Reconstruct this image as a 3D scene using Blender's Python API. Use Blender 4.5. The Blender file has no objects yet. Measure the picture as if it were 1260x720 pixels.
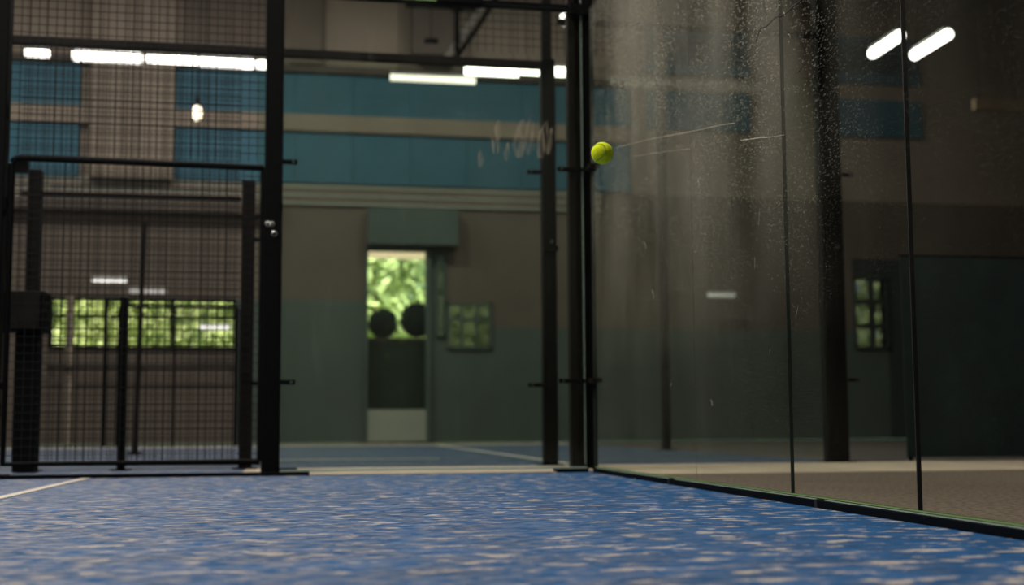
import bpy, bmesh, math, random
from mathutils import Vector, Matrix
random.seed(7)
sc = bpy.context.scene
COL = sc.collection
R = math.radians

# ------------------------------------------------------------------ camera
cam_d = bpy.data.cameras.new('camera'); cam = bpy.data.objects.new('camera', cam_d); COL.objects.link(cam)
YAW, PITCH, ROLL = 0.17205, 0.08631, -0.005466
fw = Vector((math.sin(YAW)*math.cos(PITCH), math.cos(YAW)*math.cos(PITCH), math.sin(PITCH)))
rt = Vector((math.cos(YAW), -math.sin(YAW), 0)); up = rt.cross(fw)
rt2 = rt*math.cos(ROLL) + up*math.sin(ROLL); up2 = -rt*math.sin(ROLL) + up*math.cos(ROLL)
m = Matrix((( rt2.x, up2.x, -fw.x), (rt2.y, up2.y, -fw.y), (rt2.z, up2.z, -fw.z))).to_4x4()
m.translation = (-1.7704, -7.2069, 0.2897)
cam.matrix_world = m
cam_d.sensor_width = 36; cam_d.lens = 36*1430.9/1260; cam_d.shift_y = 40.94/1260
cam_d.clip_start = 0.05; cam_d.clip_end = 200
cam_d.dof.use_dof = True; cam_d.dof.focus_distance = 3.9; cam_d.dof.aperture_fstop = 1.8
sc.camera = cam

# ------------------------------------------------------------------ world, sun, exposure
w = bpy.data.worlds.new('world'); sc.world = w; w.use_nodes = True
nt = w.node_tree; nt.nodes.clear()
out = nt.nodes.new('ShaderNodeOutputWorld'); bg = nt.nodes.new('ShaderNodeBackground')
sky = nt.nodes.new('ShaderNodeTexSky'); sky.sky_type = 'NISHITA'; sky.sun_disc = False
sky.sun_elevation = R(48); sky.sun_rotation = R(200)
nt.links.new(sky.outputs[0], bg.inputs[0]); nt.links.new(bg.outputs[0], out.inputs[0]); bg.inputs[1].default_value = 0.22
sun_d = bpy.data.lights.new('sun', 'SUN'); sun = bpy.data.objects.new('sun', sun_d); COL.objects.link(sun)
sun_d.energy = 12.0; sun_d.angle = R(1); sun_d.color = (1, .94, .82)
sun.rotation_euler = (R(42), 0, R(-20)); sun.location = (0, -20, 30)
vs = sc.view_settings; vs.view_transform = 'Standard'; vs.look = 'None'; vs.exposure = 0.0; vs.gamma = 1; vs.use_curve_mapping = False
sc.cycles.transparent_max_bounces = 32
sc.cycles.max_bounces = 10
sc.cycles.sample_clamp_indirect = 4
LAMP = 6.0        # radiance of the tube lamps in view
HALL = 1.0        # power factor of the added hall lights above the court

# ------------------------------------------------------------------ helpers
def mat(name, col, rough=.6, metal=0, noise=None, bump=None, spec=.5, coord='Object'):
    """noise=(scale, amount, stretch) tints the colour up and down; bump=(scale, strength)"""
    M = bpy.data.materials.new(name); M.use_nodes = True; t = M.node_tree; b = t.nodes['Principled BSDF']
    b.inputs['Base Color'].default_value = (*col, 1); b.inputs['Roughness'].default_value = rough
    b.inputs['Metallic'].default_value = metal; b.inputs['Specular IOR Level'].default_value = spec
    tc = t.nodes.new('ShaderNodeTexCoord')
    if noise:
        mp = t.nodes.new('ShaderNodeMapping'); mp.inputs['Scale'].default_value = noise[2] if len(noise) > 2 else (1, 1, 1)
        n = t.nodes.new('ShaderNodeTexNoise'); n.inputs['Scale'].default_value = noise[0]; n.inputs['Detail'].default_value = 6
        r = t.nodes.new('ShaderNodeMapRange'); r.inputs[1].default_value = .3; r.inputs[2].default_value = .7
        r.inputs[3].default_value = 1-noise[1]; r.inputs[4].default_value = 1+noise[1]
        v = t.nodes.new('ShaderNodeVectorMath'); v.operation = 'SCALE'; v.inputs[0].default_value = col
        t.links.new(tc.outputs[coord], mp.inputs[0]); t.links.new(mp.outputs[0], n.inputs['Vector'])
        t.links.new(n.outputs[0], r.inputs[0]); t.links.new(r.outputs[0], v.inputs['Scale']); t.links.new(v.outputs[0], b.inputs['Base Color'])
    if bump:
        n2 = t.nodes.new('ShaderNodeTexNoise'); n2.inputs['Scale'].default_value = bump[0]; n2.inputs['Detail'].default_value = 4
        bp = t.nodes.new('ShaderNodeBump'); bp.inputs['Strength'].default_value = bump[1]; bp.inputs['Distance'].default_value = .01
        t.links.new(tc.outputs[coord], n2.inputs['Vector']); t.links.new(n2.outputs[0], bp.inputs['Height']); t.links.new(bp.outputs[0], b.inputs['Normal'])
    return M

def emis(name, col, strength):
    M = bpy.data.materials.new(name); M.use_nodes = True; t = M.node_tree; b = t.nodes['Principled BSDF']
    b.inputs['Base Color'].default_value = (.8, .8, .8, 1)
    b.inputs['Emission Color'].default_value = (*col, 1); b.inputs['Emission Strength'].default_value = strength
    return M

def glass(name, tint, film=0.0, film_col=(.5, .48, .42), speck=0.0, streak=0.0, zfade=None, refl=1.0):
    """clear pane: tinted transmission, mirror reflection by Schlick, a dusty film with painted haze on top"""
    M = bpy.data.materials.new(name); M.use_nodes = True; t = M.node_tree; N = t.nodes; L = t.links
    for n in list(N):
        if n.type != 'OUTPUT_MATERIAL': N.remove(n)
    out = N['Material Output']
    geo = N.new('ShaderNodeNewGeometry')
    dot = N.new('ShaderNodeVectorMath'); dot.operation = 'DOT_PRODUCT'; L.new(geo.outputs['Normal'], dot.inputs[0]); L.new(geo.outputs['Incoming'], dot.inputs[1])
    def mth(op, a, b=None, clamp=False):
        n = N.new('ShaderNodeMath'); n.operation = op; n.use_clamp = clamp
        for i, x in enumerate((a, b)):
            if x is None: continue
            if isinstance(x, (int, float)): n.inputs[i].default_value = x
            else: L.new(x, n.inputs[i])
        return n.outputs[0]
    c = mth('ABSOLUTE', dot.outputs['Value']); om = mth('SUBTRACT', 1.0, c); p5 = mth('POWER', om, 5.0)
    F = mth('MULTIPLY', mth('ADD', mth('MULTIPLY', p5, .96), .04), refl)
    tr = N.new('ShaderNodeBsdfTransparent'); tr.inputs[0].default_value = (*tint, 1)
    gl = N.new('ShaderNodeBsdfGlossy'); gl.inputs['Roughness'].default_value = 0.0; gl.inputs[0].default_value = (1, 1, 1, 1)
    mx = N.new('ShaderNodeMixShader'); L.new(F, mx.inputs[0]); L.new(tr.outputs[0], mx.inputs[1]); L.new(gl.outputs[0], mx.inputs[2])
    df = N.new('ShaderNodeBsdfDiffuse'); df.inputs[0].default_value = (*film_col, 1)
    tc = N.new('ShaderNodeTexCoord')
    dust_haze = film
    def noise(scale, stretch=(1, 1, 1), lo=.5, hi=.6, detail=3):
        mp = N.new('ShaderNodeMapping'); mp.inputs['Scale'].default_value = stretch; L.new(tc.outputs['Object'], mp.inputs[0])
        n = N.new('ShaderNodeTexNoise'); n.inputs['Scale'].default_value = scale; n.inputs['Detail'].default_value = detail; L.new(mp.outputs[0], n.inputs['Vector'])
        r = N.new('ShaderNodeMapRange'); r.inputs[1].default_value = lo; r.inputs[2].default_value = hi; L.new(n.outputs[0], r.inputs[0]); return r.outputs[0]
    if speck or film or streak:
        # dusty, hazy film uneven in broad vertical drifts, fine specks gathered in clouds
        drift = noise(1.6, (1, 1, .35), .35, .7)
        dust_haze = mth('MULTIPLY', drift, film)
        if speck:
            def dots(scale, st, size, gate_lo, gate_hi, gs):
                mp = N.new('ShaderNodeMapping'); mp.inputs['Scale'].default_value = st; L.new(tc.outputs['Object'], mp.inputs[0])
                vo = N.new('ShaderNodeTexVoronoi'); vo.inputs['Scale'].default_value = scale; L.new(mp.outputs[0], vo.inputs['Vector'])
                r = N.new('ShaderNodeMapRange'); r.inputs[1].default_value = size; r.inputs[2].default_value = size*.4; L.new(vo.outputs['Distance'], r.inputs[0])
                sc_ = N.new('ShaderNodeSeparateXYZ'); L.new(vo.outputs['Color'], sc_.inputs[0])
                return mth('MULTIPLY', mth('MULTIPLY', r.outputs[0], mth('GREATER_THAN', sc_.outputs['X'], .35)), noise(gs, (1, .8, 1), gate_lo, gate_hi))
            sp = mth('MAXIMUM', dots(120, (1, .34, 1), .36, .33, .56, 3.0), dots(60, (1, .3, .7), .20, .46, .60, 2.0))
            dust_haze = mth('ADD', dust_haze, mth('MULTIPLY', sp, speck))
            dust_haze = mth('MULTIPLY', dust_haze, mth('ADD', mth('MULTIPLY', noise(210, (1, .5, .8), .35, .65, 2), .6), .7))
        if streak:
            dust_haze = mth('ADD', dust_haze, mth('MULTIPLY', mth('MULTIPLY', noise(26, (1, 1, .08), .55, .75), noise(3, (1, 1, .5), .45, .65)), streak))
        if zfade:
            sx = N.new('ShaderNodeSeparateXYZ'); L.new(tc.outputs['Object'], sx.inputs[0])
            r = N.new('ShaderNodeMapRange'); r.inputs[1].default_value = zfade[0]; r.inputs[2].default_value = zfade[1]
            r.inputs[3].default_value = zfade[2]; r.inputs[4].default_value = 1; L.new(sx.outputs['Z'], r.inputs[0])
            dust_haze = mth('MULTIPLY', dust_haze, r.outputs[0])
            if len(zfade) > 3:      # specks and painted haze fade away from the corner
                r2 = N.new('ShaderNodeMapRange'); r2.inputs[1].default_value = zfade[3]; r2.inputs[2].default_value = zfade[4]
                r2.inputs[3].default_value = .15; r2.inputs[4].default_value = 1; L.new(sx.outputs['Y'], r2.inputs[0])
                dust_haze = mth('MULTIPLY', dust_haze, r2.outputs[0])
    m2 = N.new('ShaderNodeMixShader')
    if isinstance(dust_haze, float): m2.inputs[0].default_value = dust_haze
    else: L.new(dust_haze, m2.inputs[0])
    L.new(mx.outputs[0], m2.inputs[1]); L.new(df.outputs[0], m2.inputs[2]); L.new(m2.outputs[0], out.inputs[0])
    return M

class MB:
    """collects shapes and links them as one mesh object"""
    def __init__(s): s.v = []; s.f = []; s.mi = []; s.cur = 0
    def box(s, x0, x1, y0, y1, z0, z1):
        n = len(s.v)
        s.v += [(x0,y0,z0),(x1,y0,z0),(x1,y1,z0),(x0,y1,z0),(x0,y0,z1),(x1,y0,z1),(x1,y1,z1),(x0,y1,z1)]
        F = [(0,3,2,1),(4,5,6,7),(0,1,5,4),(1,2,6,5),(2,3,7,6),(3,0,4,7)]
        s.f += [tuple(n+i for i in q) for q in F]; s.mi += [s.cur]*6; return s
    def tube(s, pts, r, k=8, r2=None):
        pts = [Vector(p) for p in pts]; n0 = len(s.v); up0 = Vector((0, 0, 1))
        for i, p in enumerate(pts):
            d = (pts[min(i+1, len(pts)-1)] - pts[max(i-1, 0)]).normalized()
            a = d.cross(up0) if abs(d.z) < .95 else d.cross(Vector((1, 0, 0))); a.normalize(); b = d.cross(a)
            rr = r if r2 is None else r + (r2-r)*i/(len(pts)-1)
            for j in range(k):
                t = 2*math.pi*(j+.5)/k; q = p + (a*math.cos(t)+b*math.sin(t))*rr; s.v.append(tuple(q))
        for i in range(len(pts)-1):
            for j in range(k):
                a0 = n0+i*k+j; a1 = n0+i*k+(j+1)%k; s.f.append((a0, a1, a1+k, a0+k)); s.mi.append(s.cur)
        s.f.append(tuple(n0+j for j in range(k))[::-1]); s.f.append(tuple(n0+(len(pts)-1)*k+j for j in range(k))); s.mi += [s.cur]*2
        return s
    def ball(s, c, rx, ry, rz, u=20, v=12, jitter=0):
        n0 = len(s.v)
        for i in range(v+1):
            th = math.pi*i/v
            for j in range(u):
                ph = 2*math.pi*j/u; q = 1 + jitter*(random.random()-.5)
                s.v.append((c[0]+rx*q*math.sin(th)*math.cos(ph), c[1]+ry*q*math.sin(th)*math.sin(ph), c[2]+rz*q*math.cos(th)))
        for i in range(v):
            for j in range(u):
                s.f.append((n0+i*u+j, n0+(i+1)*u+j, n0+(i+1)*u+(j+1)%u, n0+i*u+(j+1)%u)); s.mi.append(s.cur)
        return s
    def build(s, name, mats, parent=None, bevel=0, smooth=False, loc=None):
        me = bpy.data.meshes.new(name); me.from_pydata(s.v, [], s.f); me.update()
        for q in (mats if isinstance(mats, (list, tuple)) else [mats]): me.materials.append(q)
        for p, i in zip(me.polygons, s.mi): p.material_index = i; p.use_smooth = smooth
        o = bpy.data.objects.new(name, me); COL.objects.link(o)
        if parent: o.parent = parent
        if loc: o.location = loc
        if bevel:
            b = o.modifiers.new('bevel', 'BEVEL'); b.width = bevel; b.segments = 2; b.limit_method = 'ANGLE'
        return o

def tag(o, label=None, cat=None, group=None, kind=None):
    if label: o['label'] = label
    if cat: o['category'] = cat
    if group: o['group'] = group
    if kind: o['kind'] = kind
    return o
def thing(name, label, cat, loc=(0, 0, 0), group=None):
    o = bpy.data.objects.new(name, None); COL.objects.link(o); o.location = loc; o.empty_display_size = .1
    return tag(o, label, cat, group)
def struct(name, mb, m_, **k): return tag(mb.build(name, m_, **k), kind='structure')
def share(o, loc, parent):          # a further piece that shares the mesh of the first
    c = o.copy(); COL.objects.link(c); c.parent = parent; c.location = loc; return c

# ------------------------------------------------------------------ materials
BLK = mat('black_powder_coat', (.0022, .0024, .0024), .6, noise=(30, .25), spec=.08)
BRN = mat('brown_black_paint', (.007, .005, .0035), .6, spec=.15, noise=(12, .35))
CHAN = mat('dark_navy_channel', (.002, .0035, .006), .7, spec=.05)
SEAL = mat('black_sealant', (.006, .007, .007), .6)
GRN = mat('green_glass_edge', (.26, .46, .14), .4)
PALE = mat('pale_spacer', (.40, .50, .42), .5)
CHROME = mat('bolt_steel', (.6, .6, .58), .3, metal=1)
WIRE = mat('dark_green_black_wire', (.006, .007, .0065), .6, spec=.2)
CONC = mat('beige_concrete', (.62, .50, .38), .85, noise=(3, .15), bump=(60, .2))
RUBBER = mat('brown_grey_rubber', (.19, .14, .11), .9, noise=(45, .6), bump=(90, .6))
HALLF = mat('grey_hall_floor', (.075, .066, .055), .6, noise=(1.2, .15))
BEIGE = mat('beige_render', (.22, .18, .14), .9, noise=(.8, .12))
BROWNW = mat('taupe_wall', (.105, .085, .066), .9, noise=(.7, .12))
DARKB = mat('dark_brown_panel', (.07, .055, .043), .8, noise=(1.5, .15))
TEAL = mat('teal_cladding', (.022, .098, .14), .7, noise=(.9, .15))
LOWER = mat('grey_green_wall', (.058, .082, .068), .85, noise=(.6, .15))
DKGRN = mat('black_green_wall', (.025, .036, .033), .85, noise=(.8, .2))
SCREEN = mat('dark_green_screen', (.004, .016, .016), .9, noise=(4, .4))
LIGHTP = mat('light_grey_panel', (.30, .31, .26), .8, noise=(1, .08))
TIMBER = mat('tan_beam', (.30, .22, .13), .8, noise=(2, .15))
CEIL = mat('ceiling_sheet', (.25, .23, .2), .9, noise=(.5, .1))
LINE = mat('white_court_line', (.62, .56, .48), .9, noise=(40, .2), bump=(200, .3))
TUBE = emis('lit_tube', (1, .95, .86), LAMP)
WARM = emis('warm_tube', (1, .70, .46), LAMP*.22)
FIX = mat('lamp_housing', (.5, .5, .48), .5)

def turf(name, blue, sandc, far=False):
    M = bpy.data.materials.new(name); M.use_nodes = True; t = M.node_tree; N = t.nodes; L = t.links; b = N['Principled BSDF']
    tc = N.new('ShaderNodeTexCoord')
    def noise(scale, detail, lo, hi, rough=.55, st=(1, 1, 1)):
        mp = N.new('ShaderNodeMapping'); mp.inputs['Scale'].default_value = st; L.new(tc.outputs['Object'], mp.inputs[0])
        n = N.new('ShaderNodeTexNoise'); n.inputs['Scale'].default_value = scale; n.inputs['Detail'].default_value = detail; n.inputs['Roughness'].default_value = rough
        L.new(mp.outputs[0], n.inputs['Vector'])
        r = N.new('ShaderNodeMapRange'); r.inputs[1].default_value = lo; r.inputs[2].default_value = hi; L.new(n.outputs[0], r.inputs[0]); return r.outputs[0]
    def mth(op, a, c):
        n = N.new('ShaderNodeMath'); n.operation = op; n.use_clamp = True
        for i, x in enumerate((a, c)):
            if isinstance(x, (int, float)): n.inputs[i].default_value = x
            else: L.new(x, n.inputs[i])
        return n.outputs[0]
    patch = noise(15, 5, .535, .63, .62, (.62, 1, 1))                     # drifts of sand about 10 cm across
    cover = noise(1.1, 3, .30, .60)                         # where sand has gathered
    grain = noise(260, 2, .40, .62)
    sx = N.new('ShaderNodeSeparateXYZ'); L.new(tc.outputs['Object'], sx.inputs[0])
    rx = N.new('ShaderNodeMapRange'); rx.inputs[1].default_value = -.2; rx.inputs[2].default_value = -2.6     # more swept sand away from the glass wall
    rx.inputs[3].default_value = .05; rx.inputs[4].default_value = 1; L.new(sx.outputs['X'], rx.inputs[0])
    s1 = mth('MULTIPLY', mth('MULTIPLY', patch, mth('ADD', cover, .35)), mth('ADD', mth('MULTIPLY', grain, .5), .5))
    fine = mth('MULTIPLY', mth('MULTIPLY', noise(30, 4, .40, .64, .55, (.5, 1, 1)), rx.outputs[0]), .42)
    s = mth('MAXIMUM', mth('MULTIPLY', s1, .88), fine)
    c1 = N.new('ShaderNodeMix'); c1.data_type = 'RGBA'
    L.new(noise(5, 5, .3, .7), c1.inputs[0]); c1.inputs[6].default_value = (*[x*.72 for x in blue], 1); c1.inputs[7].default_value = (*[x*1.25 for x in blue], 1)
    c2 = N.new('ShaderNodeMix'); c2.data_type = 'RGBA'; L.new(s, c2.inputs[0]); L.new(c1.outputs[2], c2.inputs[6]); c2.inputs[7].default_value = (*sandc, 1)
    L.new(c2.outputs[2], b.inputs['Base Color']); b.inputs['Roughness'].default_value = .85; b.inputs['Specular IOR Level'].default_value = .2
    b.inputs['Sheen Weight'].default_value = .04; b.inputs['Sheen Roughness'].default_value = .4
    bp = N.new('ShaderNodeBump'); bp.inputs['Strength'].default_value = .5; bp.inputs['Distance'].default_value = .006
    n = N.new('ShaderNodeTexNoise'); n.inputs['Scale'].default_value = 180; L.new(tc.outputs['Object'], n.inputs['Vector'])
    L.new(n.outputs[0], bp.inputs['Height']); L.new(bp.outputs[0], b.inputs['Normal'])
    return M
TURF = turf('blue_sanded_turf', (.002, .074, .215), (.70, .58, .43))
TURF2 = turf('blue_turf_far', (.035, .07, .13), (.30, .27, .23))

# ------------------------------------------------------------------ setting
struct('floor', MB().box(-16, 16, -14, 15, -.12, -.02), HALLF)
struct('floor', MB().box(-20, 0, -11, 0, -.06, 0), TURF)
struct('floor', MB().box(-2.2, 16, 0.002, 1.18, -.06, .004), CONC)
struct('floor', MB().box(-16, -2.2, 0.002, 1.18, -.06, .0), TURF)
struct('floor', MB().box(.002, 16, -.55, 0, -.06, .004), CONC)
struct('floor', MB().box(.002, 16, -13.9, -.55, -.06, .0), RUBBER)
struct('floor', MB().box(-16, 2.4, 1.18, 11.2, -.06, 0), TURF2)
struct('floor', MB().box(-16, 2.4, 11.2, 11.9, -.06, .004), CONC)
struct('ceiling', MB().box(-16, 16, -14, 15.3, 9.6, 9.8), CEIL)
struct('wall_left', MB().box(-16.3, -16, -14, 15.3, 0, 9.6), BEIGE)
struct('wall_right', MB().box(16, 16.3, -14, 15.3, 0, 9.6), DKGRN)
struct('wall_front', MB().box(-16, 16, -14.3, -14, 0, 9.6), BROWNW)

# wall_back at y = 15, built round its openings: strips of it carry their own finish
WY = 15.0
def wall(x0, x1, z0, z1, m_, d=.0): return struct('wall_back', MB().box(x0, x1, WY-d, WY+.3, z0, z1), m_)
# openings: window_1 x -6.45..-3.14 z 1.75..2.69 ; door_1 x -.72..0.42 z 0..3.7 ; window_2 x .82..1.69 z 1.78..2.68 ; window_3 x 9.2..9.95 z 1.83..3.3
wall(-16, -3.14, 0, 1.75, BROWNW); wall(-16, -6.45, 1.75, 2.69, BROWNW)
wall(-3.14, -.72, 0, 2.69, LOWER)
wall(.42, .62, 0, 3.7, LOWER); wall(.78, .82, 0, 3.7, LOWER); wall(.62, .78, 0, 2.0, LOWER); wall(.62, .78, 3.65, 3.7, LOWER); wall(.82, 1.69, 0, 1.78, LOWER); wall(.82, 1.69, 2.68, 3.7, BROWNW); wall(1.69, 9.2, 0, 2.2, LOWER)
wall(1.69, 9.2, 2.2, 3.7, BROWNW)
wall(9.2, 9.95, 0, 1.83, LOWER); wall(9.2, 9.95, 3.3, 3.7, DKGRN); wall(9.95, 16, 0, 3.7, DKGRN)
wall(-16, -.72, 2.69, 3.7, BROWNW)
wall(-16, 3.9, 3.7, 4.5, BROWNW); wall(3.9, 16, 3.7, 4.9, BROWNW)
wall(-16, 3.9, 4.5, 4.9, BEIGE)
wall(-16, 16, 4.9, 9.6, BEIGE)
# darker lintels and boxed services
struct('trim_1', MB().box(-16, -2.38, 14.75, 15, 4.28, 4.5), DARKB)
struct('trim_2', MB().box(-.72, 1.0, 14.7, 15, 3.75, 4.45), LOWER)
struct('trim_3', MB().box(-16, 4.4, 14.86, 15, 5.92, 6.24), BEIGE)
struct('trim_4', MB().box(-16, 4.4, 14.85, 15, 7.06, 7.2), DARKB)
struct('trim_5', MB().box(-5.8, -4.32, 14.75, 15, 4.9, 9.6), BEIGE)
struct('trim_6', MB().box(.1, .98, 14.5, 15, 7.41, 9.6), DARKB)
struct('trim_7', MB().box(-2.2, -1.6, 14.8, 15, 7.2, 9.6), BROWNW)
struct('trim_8', MB().box(-4.1, -2.4, 14.8, 15, 7.2, 9.6), BROWNW)
# teal cladding sheets, one by one
clad = thing('teal_cladding', 'two rows of teal sheets along the far wall above the pale band', 'wall cladding', (0, 15, 4.9))
for z0, z1 in ((4.93, 5.9), (6.26, 7.04)):
    x = -15.9; first = None
    while x < 4.3:
        wd = 1.1
        if not (x+wd > -5.85 and x < -4.3):
            o = MB().box(-.546, .546, -.07, -.015, z0-4.9, z1-4.9).build('cladding_sheet', TEAL) if first is None else share(first, (0, 0, 0), clad)
            o.parent = clad; o.location = (x+wd/2, -.0 if int(x*3) % 2 else -.006, 0); first = first or o
            x += wd
        else:
            x = -4.3 if x > -5.85-wd else x+.05
for x in (5.4, 6.5, 9.2, 10.3):
    for z in (0, 1.13, 1.33): share(first, (x, 0, z), clad)
# pale horizontal slats below the teal
sl = thing('slatted_band', 'pale horizontal slats under the teal sheets on the far wall', 'slats', (0, 15, 4.5))
for k in range(5):
    MB().box(-15.9, 3.9, -.06, -.015, .02+k*.08, .065+k*.08).build('slat', BEIGE if k % 2 else LIGHTP, sl)

# windows with bars and panes
PANE = glass('window_pane', (.93, .97, .93))
PANE_D = glass('dim_window_pane', (.26, .27, .28))
def window(n, x0, x1, z0, z1, vs_, hs, fm=BLK, th=.05, pm=PANE):
    f = MB(); f.box(x0, x1, 14.95, 15.05, z0, z0+.05); f.box(x0, x1, 14.95, 15.05, z1-.05, z1); f.box(x0, x0+.05, 14.95, 15.05, z0, z1); f.box(x1-.05, x1, 14.95, 15.05, z0, z1)
    o = struct('window_%d' % n, f, fm)
    for v in vs_: MB().box(v-th/2, v+th/2, 14.96, 15.04, z0+.05, z1-.05).build('glazing_bar', fm, o)
    for h in hs: MB().box(x0+.05, x1-.05, 14.965, 15.035, h-th/2, h+th/2).build('glazing_bar', fm, o)
    MB().box(x0+.05, x1-.05, 14.995, 15.003, z0+.05, z1-.05).build('pane', pm, o)
window(1, -6.45, -3.14, 1.75, 2.69, (-5.47, -4.3), (2.35,), pm=glass('tinted_window_pane', (.66, .68, .62)))
window(2, .82, 1.69, 1.78, 2.68, (1.1, 1.4), (2.35,), LOWER, pm=PANE_D)
window(3, 9.2, 9.95, 1.83, 3.3, (9.6,), (2.3, 2.8), DKGRN, .10, pm=PANE_D)
window(4, .62, .78, 2.0, 3.65, (), (2.8,), LOWER, .03, pm=PANE_D)
d1 = struct('door_1', MB().box(-.76, -.70, 14.9, 15.1, 0, 3.72).box(.41, .50, 14.9, 15.1, 0, 3.72).box(-.76, .5, 14.9, 15.1, 3.66, 3.72), LOWER)
MB().box(-.70, .41, 14.93, 15.0, .02, .62).build('kick_panel', LIGHTP, d1)
MB().box(-.70, .41, 14.96, 14.968, .62, 3.66).build('pane', PANE, d1)
struct('trim_9', MB().tube([(-6.08, 14.9, 0), (-6.08, 14.9, 2.69)], .07), BEIGE)
hr = thing('handrail', 'thin dark rail along the brown wall under the wide window', 'rail', (-4.8, 14.8, 0))
MB().tube([(-1.65, 0, 1.40), (1.7, 0, 1.40)], .028).build('rail_tube', BLK, hr)
for i in (-1.6, 0, 1.6): MB().tube([(i, 0, 1.40), (i, .19, 1.36)], .015).build('bracket', BLK, hr)

# ------------------------------------------------------------------ outside: planter, bushes and trees
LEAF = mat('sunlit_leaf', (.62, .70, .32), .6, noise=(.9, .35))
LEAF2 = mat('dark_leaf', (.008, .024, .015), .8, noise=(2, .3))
BARK = mat('bark', (.12, .08, .05), .9)
EARTH = mat('grass', (.12, .2, .05), .95, noise=(1, .2))
struct('ground', MB().box(-30, 30, 15.3, 60, -.3, -.05), EARTH)
def foliage(mb, c, rx, ry, rz, n, s):
    for _ in range(n):
        while True:
            q = Vector((random.uniform(-1, 1), random.uniform(-1, 1), random.uniform(-1, 1)))
            if .35 < q.length < 1: break
        p = Vector((c[0]+q.x*rx, c[1]+q.y*ry, c[2]+q.z*rz))
        a = Vector((random.gauss(0, 1), random.gauss(0, 1), random.gauss(0, 1))).normalized(); b = a.orthogonal().normalized()
        k = s*random.uniform(.6, 1.3); n0 = len(mb.v)
        mb.v += [tuple(p-a*k), tuple(p+b*k*.5), tuple(p+a*k), tuple(p-b*k*.5)]; mb.f.append((n0, n0+1, n0+2, n0+3)); mb.mi.append(0)
def tree(x, y, h, r, label):
    t = thing('tree', label, 'tree', (x, y, -.05))
    MB().tube([(0, 0, 0), (.1, 0, h*.4), (0, .1, h*.75)], .16, 8, .06).build('trunk', BARK, t)
    f = MB()
    for k in range(5): foliage(f, (random.uniform(-r, r)*.5, random.uniform(-r, r)*.4, h*.3+k*h*.14), r*.8, r*.6, h*.22, 700, .16)
    tag(f.build('foliage', LEAF, t), kind='stuff')
tree(-7.5, 27, 6.0, 2.6, 'sunlit green tree outside the left end of the wide window')
tree(-3.6, 33, 6.5, 2.6, 'sunlit green tree outside the right end of the wide window')
tree(.0, 26, 7, 2.7, 'sunlit green tree filling the tall doorway at the far wall')
tree(4.4, 33, 6, 2.4, 'sunlit green tree outside the small window right of the doorway')
tree(16.5, 27, 6, 2.4, 'sunlit green tree outside the far right window')
hd = thing('hedge', 'long sunlit hedge outside behind the trees', 'hedge', (0, 40, -.05))
f = MB(); foliage(f, (-4, 0, 4.2), 13, 1.2, 4.6, 14000, .27); foliage(f, (20, 0, 2.4), 10, 1.2, 2.8, 3000, .22)
tag(f.build('foliage', LEAF, hd), kind='stuff')
pl = thing('planter', 'dark planter box standing outside the tall doorway', 'planter', (-.1, 15.75, -.05))
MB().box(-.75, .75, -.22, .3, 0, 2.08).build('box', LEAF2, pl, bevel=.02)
MB().box(-.78, .78, -.25, .33, 2.0, 2.08).build('rim', DARKB, pl, bevel=.01)
for x, z, r, lb in ((-.36, 2.33, .31, 'low dark round bush in the planter, the left one'), (.32, 2.40, .37, 'taller dark round bush in the planter, the right one')):
    b = thing('round_bush', lb, 'bush', (x, 15.75, 2.03), 'round bushes in the planter')
    f = MB().ball((0, .04, z-2.03), r*.9, r*.6, r*.9, 20, 12, .06); foliage(f, (0, .04, z-2.03), r, r*.7, r, 700, .05)
    tag(f.build('foliage', LEAF2, b), kind='stuff'); MB().tube([(0, .04, -.02), (0, .04, .1)], .04).build('stem', BARK, b)

# ------------------------------------------------------------------ lamps
def tube_lamp(x0, x1, y, z, label, m_=TUBE, th=.055, ax='x', wires=True, grp='hanging tube lamps'):
    L_ = x1-x0
    t = thing('tube_lamp', label, 'lamp', ((x0+x1)/2, y, z) if ax == 'x' else (y, (x0+x1)/2, z), grp)
    if ax == 'y': t.rotation_euler = (0, 0, R(90))
    MB().tube([(-L_/2, 0, 0), (L_/2, 0, 0)], th, 10).build('tube', m_, t, smooth=True)
    MB().box(-L_/2, L_/2, -.05, .05, th*.8, th*.8+.04).build('housing', FIX, t)
    if wires:
        for s in (-.4, .4): MB().tube([(s*L_, 0, th), (s*L_, 0, 9.6-z)], .006, 5).build('hanging_wire', BLK, t)
tube_lamp(-5.72, -5.42, 9.55, 5.52, 'short bright tube lamp, leftmost of the row behind the gate')
tube_lamp(-5.08, -4.16, 9.5, 5.50, 'bright tube lamp, second from the left behind the gate', th=.075)
tube_lamp(-4.08, -3.40, 9.5, 5.50, 'bright tube lamp, third from the left behind the gate')
tube_lamp(-3.36, -2.62, 9.45, 5.48, 'bright tube lamp just left of the black gate post', th=.07)
tube_lamp(-2.56, -2.44, 9.4, 5.46, 'tiny stub of a bright tube lamp at the black gate post', th=.06)
tube_lamp(-.63, .65, 9.85, 5.5, 'warm tube lamp hanging lowest in the glass bay', emis('warm_lit_tube', (1, .88, .74), LAMP*.3), th=.05)
tube_lamp(.43, 1.22, 9.35, 5.5, 'bright tube lamp right of centre, above the warm one', th=.065)
tube_lamp(1.24, 2.25, 9.2, 5.5, 'bright tube lamp passing behind the second black post', th=.07)
tube_lamp(6.9, 7.7, 6.0, 5.5, 'slanting tube lamp, left one of the two beyond the glass wall', ax='y', th=.07, grp='tube lamps beyond the glass wall')
tube_lamp(6.76, 7.67, 6.62, 5.5, 'slanting tube lamp, right one of the two beyond the glass wall', ax='y', th=.07, grp='tube lamps beyond the glass wall')
WL = emis('dim_tube', (1, .97, .9), LAMP*.18)
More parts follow.
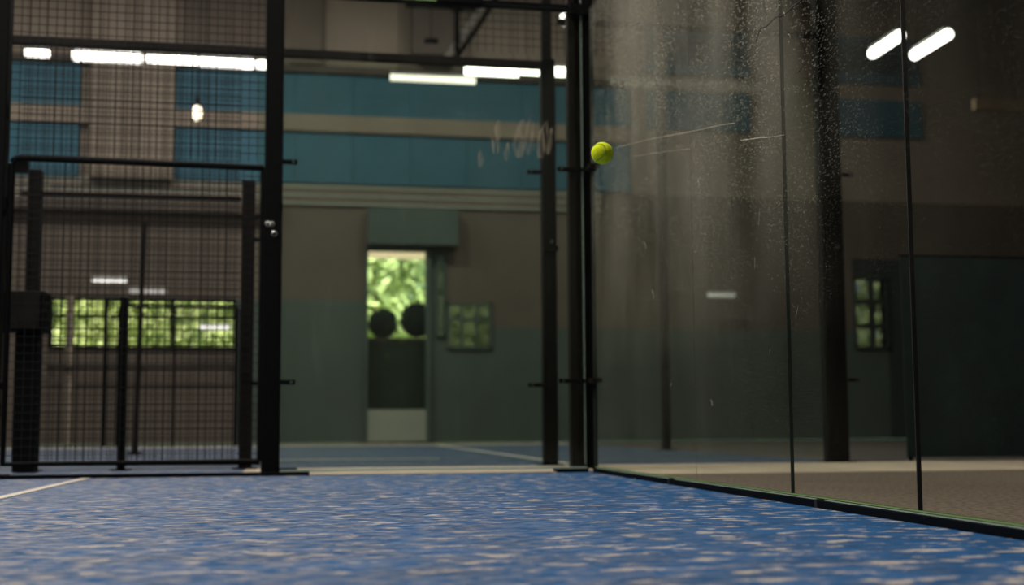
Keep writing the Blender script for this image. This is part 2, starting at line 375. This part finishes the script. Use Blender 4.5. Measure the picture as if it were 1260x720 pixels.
for x0, x1, y, z, lb in ((-5.67, -5.09, 14.7, 2.97, 'small tube lamp over the wide window, upper left one'), (-5.03, -4.39, 14.7, 2.78, 'small dim tube lamp just above the wide window'),
                 (-3.77, -3.24, 14.6, 2.12, 'small tube lamp in front of the right end of the wide window')):
    tube_lamp(x0, x1, y, z, lb, WL if 'dim' not in lb else emis('faint_tube', (1, .95, .85), LAMP*.05), .035, wires=True, grp='small lamps at the far wall')
tube_lamp(-.72, .41, 15.3, 3.62, 'warm tube lamp under the lintel of the tall doorway', WARM, .07, wires=False, grp='small lamps at the far wall')
tube_lamp(5.95, 6.5, 14.6, 2.85, 'small faint tube lamp beyond the dusty glass', emis('faint_tube_b', (1, .95, .85), LAMP*.05), .04, grp='small lamps at the far wall')
for x, y, z, r, rz, lb in ((-3.55, 11.2, 5.2, .07, .13, 'small glowing oval lamp hanging before the teal sheets, left of the gate post'),
                           (1.9, 9.2, 6.3, .07, .09, 'small glowing spot lamp high beside the corner post')):
    t = thing('spot_lamp', lb, 'lamp', (x, y, z))
    MB().ball((0, 0, 0), r, r, rz).build('bulb', TUBE if z > 6 else emis('warm_bulb', (1, .85, .6), LAMP*.5), t, smooth=True)
    MB().tube([(0, 0, rz*.8), (0, 0, rz+.12)], r*.8, 10, r*.4).build('socket', BLK, t)
    MB().tube([(0, 0, rz+.1), (0, 0, 9.6-z)], .008, 5).build('hanging_wire', BLK, t)
# unseen lights added above the courts to brighten floor and walls
def added_court_light(x, y, z, p, label):
    t = thing('added_court_light', label, 'lamp', (x, y, z), 'added floodlights above the frame')
    MB().box(-.6, .6, -.16, .16, 0, .08).build('housing', FIX, t)
    for s in (-.5, .5): MB().tube([(s, 0, .08), (s, 0, 9.6-z)], .006, 5).build('hanging_wire', BLK, t)
    d = bpy.data.lights.new('added_light_lamp', 'AREA'); d.shape = 'RECTANGLE'; d.size = 1.2; d.size_y = .3; d.energy = p*HALL; d.color = (1, .95, .87)
    l = bpy.data.objects.new('lamp_light', d); COL.objects.link(l); l.parent = t; l.location = (0, 0, -.02)
for x, y, z, p, lb in (
    (-7.5, -6, 7.6, 300, 'added floodlight above the left side of the near court, the one nearest the camera'),
    (-7.5, -1, 7.6, 330, 'added floodlight above the left side of the near court, beside the mesh gate'),
    (-3.0, -5.0, 7.6, 200, 'added floodlight above the middle of the near court, before the ball'),
    (-2.6, -1.2, 7.6, 170, 'added floodlight above the middle of the near court, over the large glass pane'),
    (-7.0, 4.0, 8.6, 90, 'added floodlight above the left side of the court behind'),
    (-2.5, 4.2, 8.6, 90, 'added floodlight above the middle of the court behind'),
    (-8.0, 10.2, 9.3, 240, 'added floodlight high by the far wall, left of the teal gap'),
    (-3.0, 10.2, 9.3, 260, 'added floodlight high by the far wall, right of the teal gap'),
    (1.8, 10.2, 9.3, 205, 'added floodlight high by the far wall, over the tall doorway'),
    (7.5, 10.2, 9.3, 40, 'added floodlight high by the far wall, beyond the dusty glass'),
    (3.5, -3.0, 7.6, 60, 'added floodlight above the brown floor beyond the dusty glass')):
    added_court_light(x, y, z, p, lb)

# ------------------------------------------------------------------ steel of this court
def bolt(parent, x, y, z, r=.008, ring=False):
    b = MB()
    if ring:
        n = 12
        for k in range(n):
            a0, a1 = 2*math.pi*k/n, 2*math.pi*(k+1)/n
            b.tube([(x+r*math.cos(a0), y, z+r*math.sin(a0)), (x+r*math.cos(a1), y, z+r*math.sin(a1))], .003, 5)
    else: b.tube([(x, y, z), (x, y-.008, z)], r, 8)
    return b.build('bolt', CHROME, parent)
def clamp(parent, x0, x1, y, z, bx, m_=BLK, h=.028):
    c = MB().box(x0, x1, y-.022, y+.002, z-h/2, z+h/2).build('clamp', m_, parent, bevel=.003)
    bolt(c, bx, y-.022, z, .006); return c

gp = thing('gate_post', 'thick black steel post between the mesh gate and the large glass pane', 'post', (-2.005, 0, 0), 'steel posts of the near court')
MB().box(-.055, .055, .0, .1, .02, 4.0).build('tube', BLK, gp, bevel=.006)
MB().box(-.055, .235, -.05, .14, .0, .024).build('base_plate', BLK, gp, bevel=.003)
MB().box(.055, .16, .02, .06, .024, .045).build('base_shim', BRN, gp)
clamp(gp, .05, .145, 0, 1.925, .12); clamp(gp, .05, .145, 0, .565, .12)
bolt(gp, -.03, -.002, 1.535, .014, True); bolt(gp, -.005, -.002, 1.535, .012, True); bolt(gp, .008, -.002, 1.475, .015, True)

lp = thing('end_post', 'black steel post at the left edge beside the mesh gate', 'post', (-3.62, 0, 0), 'steel posts of the near court')
MB().box(-.05, .05, .0, .1, .02, 4.0).build('tube', BLK, lp, bevel=.006)
MB().box(-.1, .1, -.04, .14, 0, .024).build('base_plate', BLK, lp)
for z in (1.62, .4): MB().tube([(.055, .02, z-.04), (.055, .02, z+.04)], .014).build('hinge', BLK, lp)

cp = thing('corner_post', 'dark twin profile post in the corner where the glass walls meet', 'post', (0, 0, 0), 'steel posts of the near court')
MB().box(-.135, -.085, .03, .1, .02, 4.0).build('tube', BRN, cp, bevel=.004)
MB().box(-.085, .0, .085, .1, .02, 4.0).build('web_plate', BRN, cp)
MB().box(-.02, .035, .02, .1, .02, 4.0).build('tube', BLK, cp, bevel=.004)
MB().box(-.24, -.04, -.04, .1, 0, .024).build('base_plate', BLK, cp, bevel=.003)
MB().tube([(-.045, .03, .05), (-.045, .03, 3.4)], .003, 6).build('cable', PALE, cp)
for z in (1.94, .575): clamp(cp, -.215, -.05, .018, z, -.19)
for z in (1.94, .575): MB().box(-.035, .03, -.14, -.02, z-.014, z+.014).build('clamp', BRN, cp)
MB().box(-.13, .035, -.01, .02, 2.97, 3.04).build('clamp', BLK, cp)

# side glass pane and its rail
TINT_F = (.93, .955, .93)
GF = glass('side_glass', TINT_F, film=.014, film_col=(.40, .42, .36), streak=.04, refl=.45)
GEDGE = mat('glass_edge', (.010, .024, .017), .5)
def pane(name, x0, x1, y0, y1, z0, z1, m_, parent, thin):
    b = MB().box(x0, x1, y0, y1, z0, z1)
    # faces: bottom, top, -y, +x, +y, -x ; the narrow ones show the green edge
    b.mi = [1, 1, 0, 1, 0, 1] if thin == 'y' else [1, 1, 1, 0, 1, 0]
    return b.build(name, [m_, GEDGE], parent)
sg = thing('side_glass_wall', 'large clear glass pane between the gate post and the corner', 'glass wall', (0, 0, 0))
pane('glass_pane', -1.945, -.045, -.012, .0, .035, 3.0, GF, sg, 'y')
MB().box(-1.945, -.045, -.016, .006, .0245, .035).build('gasket', PALE, sg)
# soft reflections on the glass, painted as thin pale plumes
PL = bpy.data.materials.new('painted_reflection'); PL.use_nodes = True
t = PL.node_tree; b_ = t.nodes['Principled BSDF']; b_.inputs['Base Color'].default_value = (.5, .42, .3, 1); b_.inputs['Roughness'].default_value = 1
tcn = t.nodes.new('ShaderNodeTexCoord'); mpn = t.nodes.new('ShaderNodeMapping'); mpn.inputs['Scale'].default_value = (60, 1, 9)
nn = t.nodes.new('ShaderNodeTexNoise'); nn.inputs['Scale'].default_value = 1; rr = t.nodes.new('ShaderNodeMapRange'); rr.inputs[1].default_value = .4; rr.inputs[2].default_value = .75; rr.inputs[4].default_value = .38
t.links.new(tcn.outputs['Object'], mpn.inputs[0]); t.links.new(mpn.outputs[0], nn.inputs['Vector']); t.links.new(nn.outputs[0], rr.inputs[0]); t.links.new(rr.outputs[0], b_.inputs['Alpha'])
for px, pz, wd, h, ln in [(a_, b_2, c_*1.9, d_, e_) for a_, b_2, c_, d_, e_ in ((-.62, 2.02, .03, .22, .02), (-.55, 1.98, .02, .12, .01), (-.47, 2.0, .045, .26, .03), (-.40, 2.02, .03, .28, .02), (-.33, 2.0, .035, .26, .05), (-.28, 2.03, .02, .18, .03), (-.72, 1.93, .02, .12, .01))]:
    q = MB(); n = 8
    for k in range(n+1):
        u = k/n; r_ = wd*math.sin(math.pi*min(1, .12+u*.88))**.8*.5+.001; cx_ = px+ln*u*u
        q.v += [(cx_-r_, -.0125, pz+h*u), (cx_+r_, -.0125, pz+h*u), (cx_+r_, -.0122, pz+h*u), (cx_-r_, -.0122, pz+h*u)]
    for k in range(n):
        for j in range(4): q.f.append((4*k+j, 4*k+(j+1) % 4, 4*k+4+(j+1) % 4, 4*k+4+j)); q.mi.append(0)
    q.build('reflection_plume', PL, sg)
rl = thing('top_rail', 'dark steel rail on top of the large glass pane', 'rail', (-1, 0, 3.0))
MB().box(-.945, .87, .02, .07, .0, .04).build('rail_bar', BLK, rl, bevel=.004)
MB().box(-.945, .0, -.008, -.002, .002, .010).build('glass_edge_strip', GRN, rl)
MB().box(.0, .30, -.02, .07, -.005, .055).build('bracket', BLK, rl, bevel=.004)

# mesh gate, fixed mesh above it, threshold
def wires(x0, x1, y, z0, z1, step=.05, r=.0021, mat_=WIRE, name='wire_mesh', parent=None, off=0):
    b = MB(); x = x0+off
    while x < x1: b.box(x-r, x+r, y-r, y+r, z0, z1); x += step
    z = z0+step
    while z < z1: b.box(x0, x1, y-r-.004, y-r, z-r, z+r); z += step
    return tag(b.build(name, mat_, parent), kind='stuff')
g = thing('mesh_gate', 'black framed wire mesh gate left of the thick post', 'gate', (-2.8, 0, 0))
fr = MB(); x0, x1, z0, z1, r = -.735, .735, .085, 1.905, .05
pts = [(x1, .03, z1-.015), (x0+r*2, .03, z1)]
for k in range(1, 7): a = R(90*k/7); pts.append((x0+r-r*math.sin(a)*1.0, .03, z1-r+r*math.cos(a)))
pts += [(x0, .03, z1-r*1.5), (x0, .03, z0), (x1, .03, z0)]
fr.tube(pts, .020, 8)
fr.tube([(x1, .03, z0), (x1, .03, z1-.015)], .018, 8)
fr.build('gate_frame', BLK, g)
MB().box(x0, x0+.09, .02, .04, z1-.09, z1).build('corner_gusset', BLK, g)
wires(x0, x1, .03, z0, z1, parent=g)
MB().box(-.84, -.72, .015, .045, 1.56, 1.60).build('hinge', BLK, g)
MB().box(-.84, -.72, .015, .045, .52, .56).build('hinge', BLK, g)
um = thing('wire_fence', 'fixed wire mesh above the gate', 'fence', (-2.8, 0, 1.93))
wires(-.77, .74, .04, 0, 2.07, parent=um, off=.013)
MB().box(-.77, .74, .02, .06, 2.07, 2.1).build('edge_bar', BLK, um)
th = thing('threshold_bar', 'low black steel bar lying under the mesh gate', 'threshold', (-2.8, 0, 0))
MB().box(-.77, .74, -.03, .05, 0.0, .022).build('bar', BLK, th, bevel=.003)

# ------------------------------------------------------------------ back glass wall on the right (plane x = 0)
GB = glass('back_glass', (.90, .915, .89), film=.30, film_col=(.45, .42, .335), speck=.72, streak=.08, zfade=(.6, 2.2, .10, -3.9, -3.0), refl=.025)   # the photograph shows hardly any reflection here: coated, dusty glass seen at a polarising angle; the film also paints in bright haze
bgw = thing('back_glass_wall', 'long dusty glass wall running from the corner towards the right edge', 'glass wall', (0, 0, 0))
seams = [-.02, -3.08, -4, -6, -8, -10]
for a, b in zip(seams[:-1], seams[1:]):
    pane('glass_pane', 0, .012, b+{-2: .0005, -3.08: .0006}.get(b, .0022), a-.001, .036, 3.0, GB, bgw, 'x')
    if b > -10: MB().box(-.001 if b != -2 else .004, .013, b-{-2: .0005, -3.08: .0006}.get(b, .0022), b+{-2: .0005, -3.08: .0006}.get(b, .0022), .036, 3.0).build('sealant_joint', SEAL, bgw)
MB().box(-.0006, .0, -2.0009, -1.9991, .036, 3.0).build('sealant_joint', SEAL, bgw)
joints = [-.06, -1.64, -3.34, -5.0, -6.7, -8.4, -10]
for a, b in zip(joints[:-1], joints[1:]):
    MB().box(-.022, .03, b+.008, a-.008, 0, .026).build('base_channel', CHAN, bgw, bevel=.002)
    MB().box(-.004, .016, b+.03, a-.03, .0262, .0295).build('spacer_strip', PALE, bgw)
    MB().box(-.024, .032, b-.012, b+.012, 0, .030).build('channel_joint', SEAL, bgw)
MB().box(-.003, .015, -10, -.06, .0295, .0325).build('gasket', SEAL, bgw)
MB().box(-.002, .014, -10, -.06, .0325, .036).build('glass_foot', GRN, bgw)
SCR = mat('pale_scratch', (.75, .66, .5), .5); SCD = mat('dark_scratch', (.02, .02, .018), .6)
def scratch(pts, r, m_): MB().tube([(-.0012, y, z) for y, z in pts], r, 5).build('scratch', m_, bgw)
scratch([(-.65, 1.93), (-1.34, 1.81), (-2.01, 1.68), (-2.45, 1.60), (-2.59, 1.57)], .0011, SCR)
scratch([(-2.59, 1.57), (-2.69, 1.56), (-2.78, 1.57), (-2.84, 1.60)], .0012, SCD)
scratch([(-1.03, 1.79), (-1.5, 1.70), (-2.0, 1.60)], .0006, SCR)
scratch([(-2.65, 1.48), (-2.75, 1.46), (-2.88, 1.435), (-2.94, 1.42)], .0014, SCR); scratch([(-2.94, 1.42), (-3.02, 1.405), (-3.10, 1.39)], .0006, SCR)
scratch([(-2.84, 1.84), (-2.90, 1.88), (-2.95, 1.865), (-3.05, 1.87), (-3.12, 1.85), (-3.20, 1.85), (-3.28, 1.85)], .0016, SCD)
scratch([(-2.93, 1.98), (-2.94, 1.94), (-2.955, 1.91)], .0016, SCD)
scratch([(-3.24, 1.59), (-3.28, 1.60), (-3.33, 1.615)], .0016, SCD)
scratch([(-2.57, 1.92), (-2.60, 1.93), (-2.62, 1.94)], .0014, SCD)
for k in range(12):
    y = random.uniform(-3.3, -1.2); z = random.uniform(.25, 1.9); a = random.uniform(.6, 1.5) * random.choice((1, 1, -1)); l_ = random.uniform(.02, .06)
    scratch([(y, z), (y+.3*l_*math.cos(a), z+.5*l_*math.sin(a)+.004), (y+l_*math.cos(a), z+l_*math.sin(a))], random.uniform(.0004, .0008), SCR)

# court line
tag(struct('trim_10', MB().box(-3.075, -3.025, -10, -.06, 0.0, .004), LINE))

# ------------------------------------------------------------------ the ball
BALLM = bpy.data.materials.new('yellow_felt'); BALLM.use_nodes = True
t = BALLM.node_tree; b_ = t.nodes['Principled BSDF']; b_.inputs['Roughness'].default_value = .95; b_.inputs['Specular IOR Level'].default_value = .1
b_.inputs['Sheen Weight'].default_value = .3; b_.inputs['Sheen Tint'].default_value = (.9, 1, .3, 1)
n = t.nodes.new('ShaderNodeTexNoise'); n.inputs['Scale'].default_value = 90; cr = t.nodes.new('ShaderNodeValToRGB')
cr.color_ramp.elements[0].color = (.66, .86, .0, 1); cr.color_ramp.elements[1].color = (.95, 1.0, .04, 1); cr.color_ramp.elements[0].position = .3; cr.color_ramp.elements[1].position = .7
tcn = t.nodes.new('ShaderNodeTexCoord'); t.links.new(tcn.outputs['Object'], n.inputs['Vector']); t.links.new(n.outputs[0], cr.inputs[0]); t.links.new(cr.outputs[0], b_.inputs['Base Color'])
bp = t.nodes.new('ShaderNodeBump'); bp.inputs['Strength'].default_value = .5; bp.inputs['Distance'].default_value = .002; n3 = t.nodes.new('ShaderNodeTexNoise'); n3.inputs['Scale'].default_value = 260
t.links.new(tcn.outputs['Object'], n3.inputs['Vector']); t.links.new(n3.outputs[0], bp.inputs['Height']); t.links.new(bp.outputs[0], b_.inputs['Normal'])
ball = thing('padel_ball', 'yellow-green felt ball in mid air before the glass corner', 'ball', (-.911, -3.862, 1.108))
MB().ball((0, 0, 0), .033, .033, .033, 40, 24).build('felt', BALLM, ball, smooth=True)
sm = MB(); pts = []
for k in range(65):
    a = 2*math.pi*k/64; A, B = .75, .25
    v = Vector((A*math.cos(a)+B*math.cos(3*a), A*math.sin(a)-B*math.sin(3*a), 2*math.sqrt(A*B)*math.sin(2*a))).normalized()*.0331
    pts.append(tuple(v))
sm.tube(pts, .0011, 6)
so = sm.build('seam', mat('seam_groove', (.22, .34, .04), .9), ball, smooth=True); so.rotation_euler = (R(62), R(38), R(15))

# ------------------------------------------------------------------ neighbouring court, plane y = 1.15
NY = 1.15
GN = glass('neighbour_glass', (.90, .935, .90), film=.01, film_col=(.4, .42, .36), refl=.5)
def npost(x, wd, z1, label, m_=BLK):
    t = thing('fence_post', label, 'post', (x, NY, 0), 'steel posts of the court behind')
    MB().box(-wd/2, wd/2, 0, .1, .01, z1).build('tube', m_, t, bevel=.005)
    MB().box(-wd/2-.04, wd/2+.04, -.03, .13, 0.004, .012).build('base_plate', m_, t)
    return t
a = npost(-.03, .10, 3.04, 'second black post, rising just left of the glass corner', BLK)
MB().box(-.045, .03, .02, .08, 3.04, 4.0).build('extension', BRN, a)
clamp(a, -.17, -.04, 0, 2.17, -.14); clamp(a, -.17, -.04, 0, .59, -.14); MB().box(-.05, .06, -.02, 0, 1.58, 1.62).build('latch_plate', BLK, a); bolt(a, .01, -.02, 1.65, .012)
a = npost(-2.215, .09, 2.05, 'brown black post seen through the gate, near its right side', BRN)
for z in (.60, 1.62): clamp(a, .045, .14, 0, z, .1)
a = npost(2.21, .17, 4.0, 'broad black post seen through the glass wall')
clamp(a, .085, .17, 0, 2.23, .15); clamp(a, .085, .17, 0, .63, .15); bolt(a, .03, -.002, 1.66, .016)
a = npost(-3.66, .085, 2.08, 'black post seen through the gate, near its left side', BRN)
a = npost(-3.05, .045, 1.2, 'low thin black post seen in the middle of the gate')
ngl = thing('neighbour_glass_wall', 'glass wall of the court behind, between its posts', 'glass wall', (0, NY, 0))
pane('glass_pane', -2.16, -.09, .03, .04, .03, 3.0, GN, ngl, 'y')
pane('glass_pane', .03, 2.12, .03, .04, .03, 3.0, GN, ngl, 'y')
a = thing('neighbour_rail', 'dark steel rail along the top of the court behind', 'rail', (-2.0, NY, 3.0))
MB().box(-2.6, 1.95, .02, .07, -.03, .03).build('rail_bar', BRN, a, bevel=.004)
a = thing('corner_rail', 'dark steel rail continuing right of the second post', 'rail', (1.1, NY, 3.35))
MB().box(-1.05, 1.02, .03, .07, -.02, .02).build('rail_bar', BRN, a)
a = thing('wire_fence', 'wire mesh on the rail of the court behind, right of the brace', 'fence', (-.4, NY, 3.04))
wires(-.35, .9, -.02, .02, 1.0, .06, .0018, parent=a)
a = thing('wire_fence', 'wire mesh of the court behind, seen through the gate', 'fence', (-3.0, NY, 0))
wires(-.75, .73, -.03, .05, 2.95, .04, parent=a, off=.02)
MB().box(-.75, .73, .03, .06, 1.90, 1.93).build('edge_bar', BRN, a)
dp = thing('roof_column', 'tall slim dark column seen dimly through the dusty glass near the ball', 'column', (2.37, 6, 0))
MB().box(-.045, .045, 0, .09, .01, 9.6).build('shaft', BRN, dp)
MB().box(-.1, .1, -.05, .15, -.02, .01).build('base_plate', BRN, dp)
bx = thing('control_box', 'wide black box on a stout leg behind the left end of the gate', 'cabinet', (-3.72, .85, 0))
MB().box(-.22, .215, 0, .2, .93, 1.2).build('body', BLK, bx, bevel=.01)
MB().box(.03, .17, .05, .17, .005, .93).build('leg', BLK, bx)
MB().box(-.2, .19, -.012, 0, .95, 1.18).build('door', BRN, bx)
# dark screen beyond the glass wall
ws = thing('windscreen', 'black green fabric screen stretched behind the concrete strip at the far right', 'screen', (5.4, 1.3, 0))
MB().box(-2.55, 6, 0, .01, .03, 1.62).build('fabric', SCREEN, ws)
MB().tube([(-2.55, .03, 1.63), (6, .03, 1.63)], .012).build('top_tube', BLK, ws)
for i in range(5):
    MB().tube([(-2.5+i*2.1, .04, 0), (-2.5+i*2.1, .04, 1.63)], .018).build('post', BLK, ws)
# court lines behind
struct('trim_11', MB().box(.17, .23, 1.6, 11, 0, .004), LINE)
struct('trim_12', MB().box(-9, -.6, 3.4, 3.46, 0, .004), LINE)

# goal-like frame and brace further back
gf = thing('goal', 'thin black tube frame standing before the wide window', 'frame', (-3.75, 11.5, 0))
MB().tube([(-.93, 0, 0), (-.93, 0, 2.18)], .035).build('stile', BLK, gf)
MB().tube([(.84, 0, 0), (.84, 0, 2.18)], .035).build('stile', BLK, gf)
MB().tube([(-.93, 0, 2.18), (.84, 0, 2.18)], .032).build('top_rail', BLK, gf)
MB().tube([(-.1, 0, 0), (-.1, 0, 2.18)], .015).build('stile', BLK, gf)
sp_ = thing('slim_post', 'slim black post standing before the left part of the wide window', 'post', (-4.9, 11.6, 0))
MB().tube([(0, 0, 0), (0, 0, 2.33)], .035).build('shaft', BLK, sp_)
MB().tube([(0, 0, 0), (0, 0, .02)], .09, 12).build('foot', BLK, sp_)
lpole = thing('leaning_pole', 'slim brown pole leaning slightly behind the gate', 'pole', (-3.35, 6.0, 0))
MB().tube([(-.29, 0, .0), (-.24, 0, 2.55)], .03).build('shaft', BRN, lpole)
MB().tube([(-.29, 0, 0), (-.29, 0, .03)], .08, 12).build('foot', BRN, lpole)
br = thing('diagonal_brace', 'pale steel brace running down left of the ball from the roof', 'brace', (0, 8.0, 5.2))
MB().tube([(-.03, 0, 0), (.28, 0, .46), (2.66, 0, 4.38)], .055, 4).build('strut', mat('pale_steel', (.3, .28, .25), .6), br)
MB().tube([(.09, .12, 0), (.40, .12, .46), (2.78, .12, 4.38)], .045, 4).build('strut', BRN, br)
MB().box(-.56, .38, -.1, -.04, .69, .75).build('tie_bar', BLK, br)
MB().box(.10, .16, -.08, -.04, .1, .75).build('hanger', BLK, br)
MB().ball((.14, -.06, .71), .10, .06, .07, 12, 8).build('joint', BLK, br)
MB().box(-.3, -.12, -.05, .05, .24, .28).build('bracket', BLK, br)
MB().tube([(-.21, 0, .28), (-.21, 0, 4.38)], .006, 5).build('hanging_wire', BRN, br)

sh = thing('tan_shelf_beam', 'short tan timber beam in the dark beyond the glass wall', 'beam', (9.1, 10, 5.55))
MB().box(-.1, .75, 0, .12, -.08, .10).build('beam', TIMBER, sh)
for x in (.0, .65): MB().tube([(x, .06, .1), (x, .06, 4.05)], .006, 5).build('hanging_wire', BLK, sh)
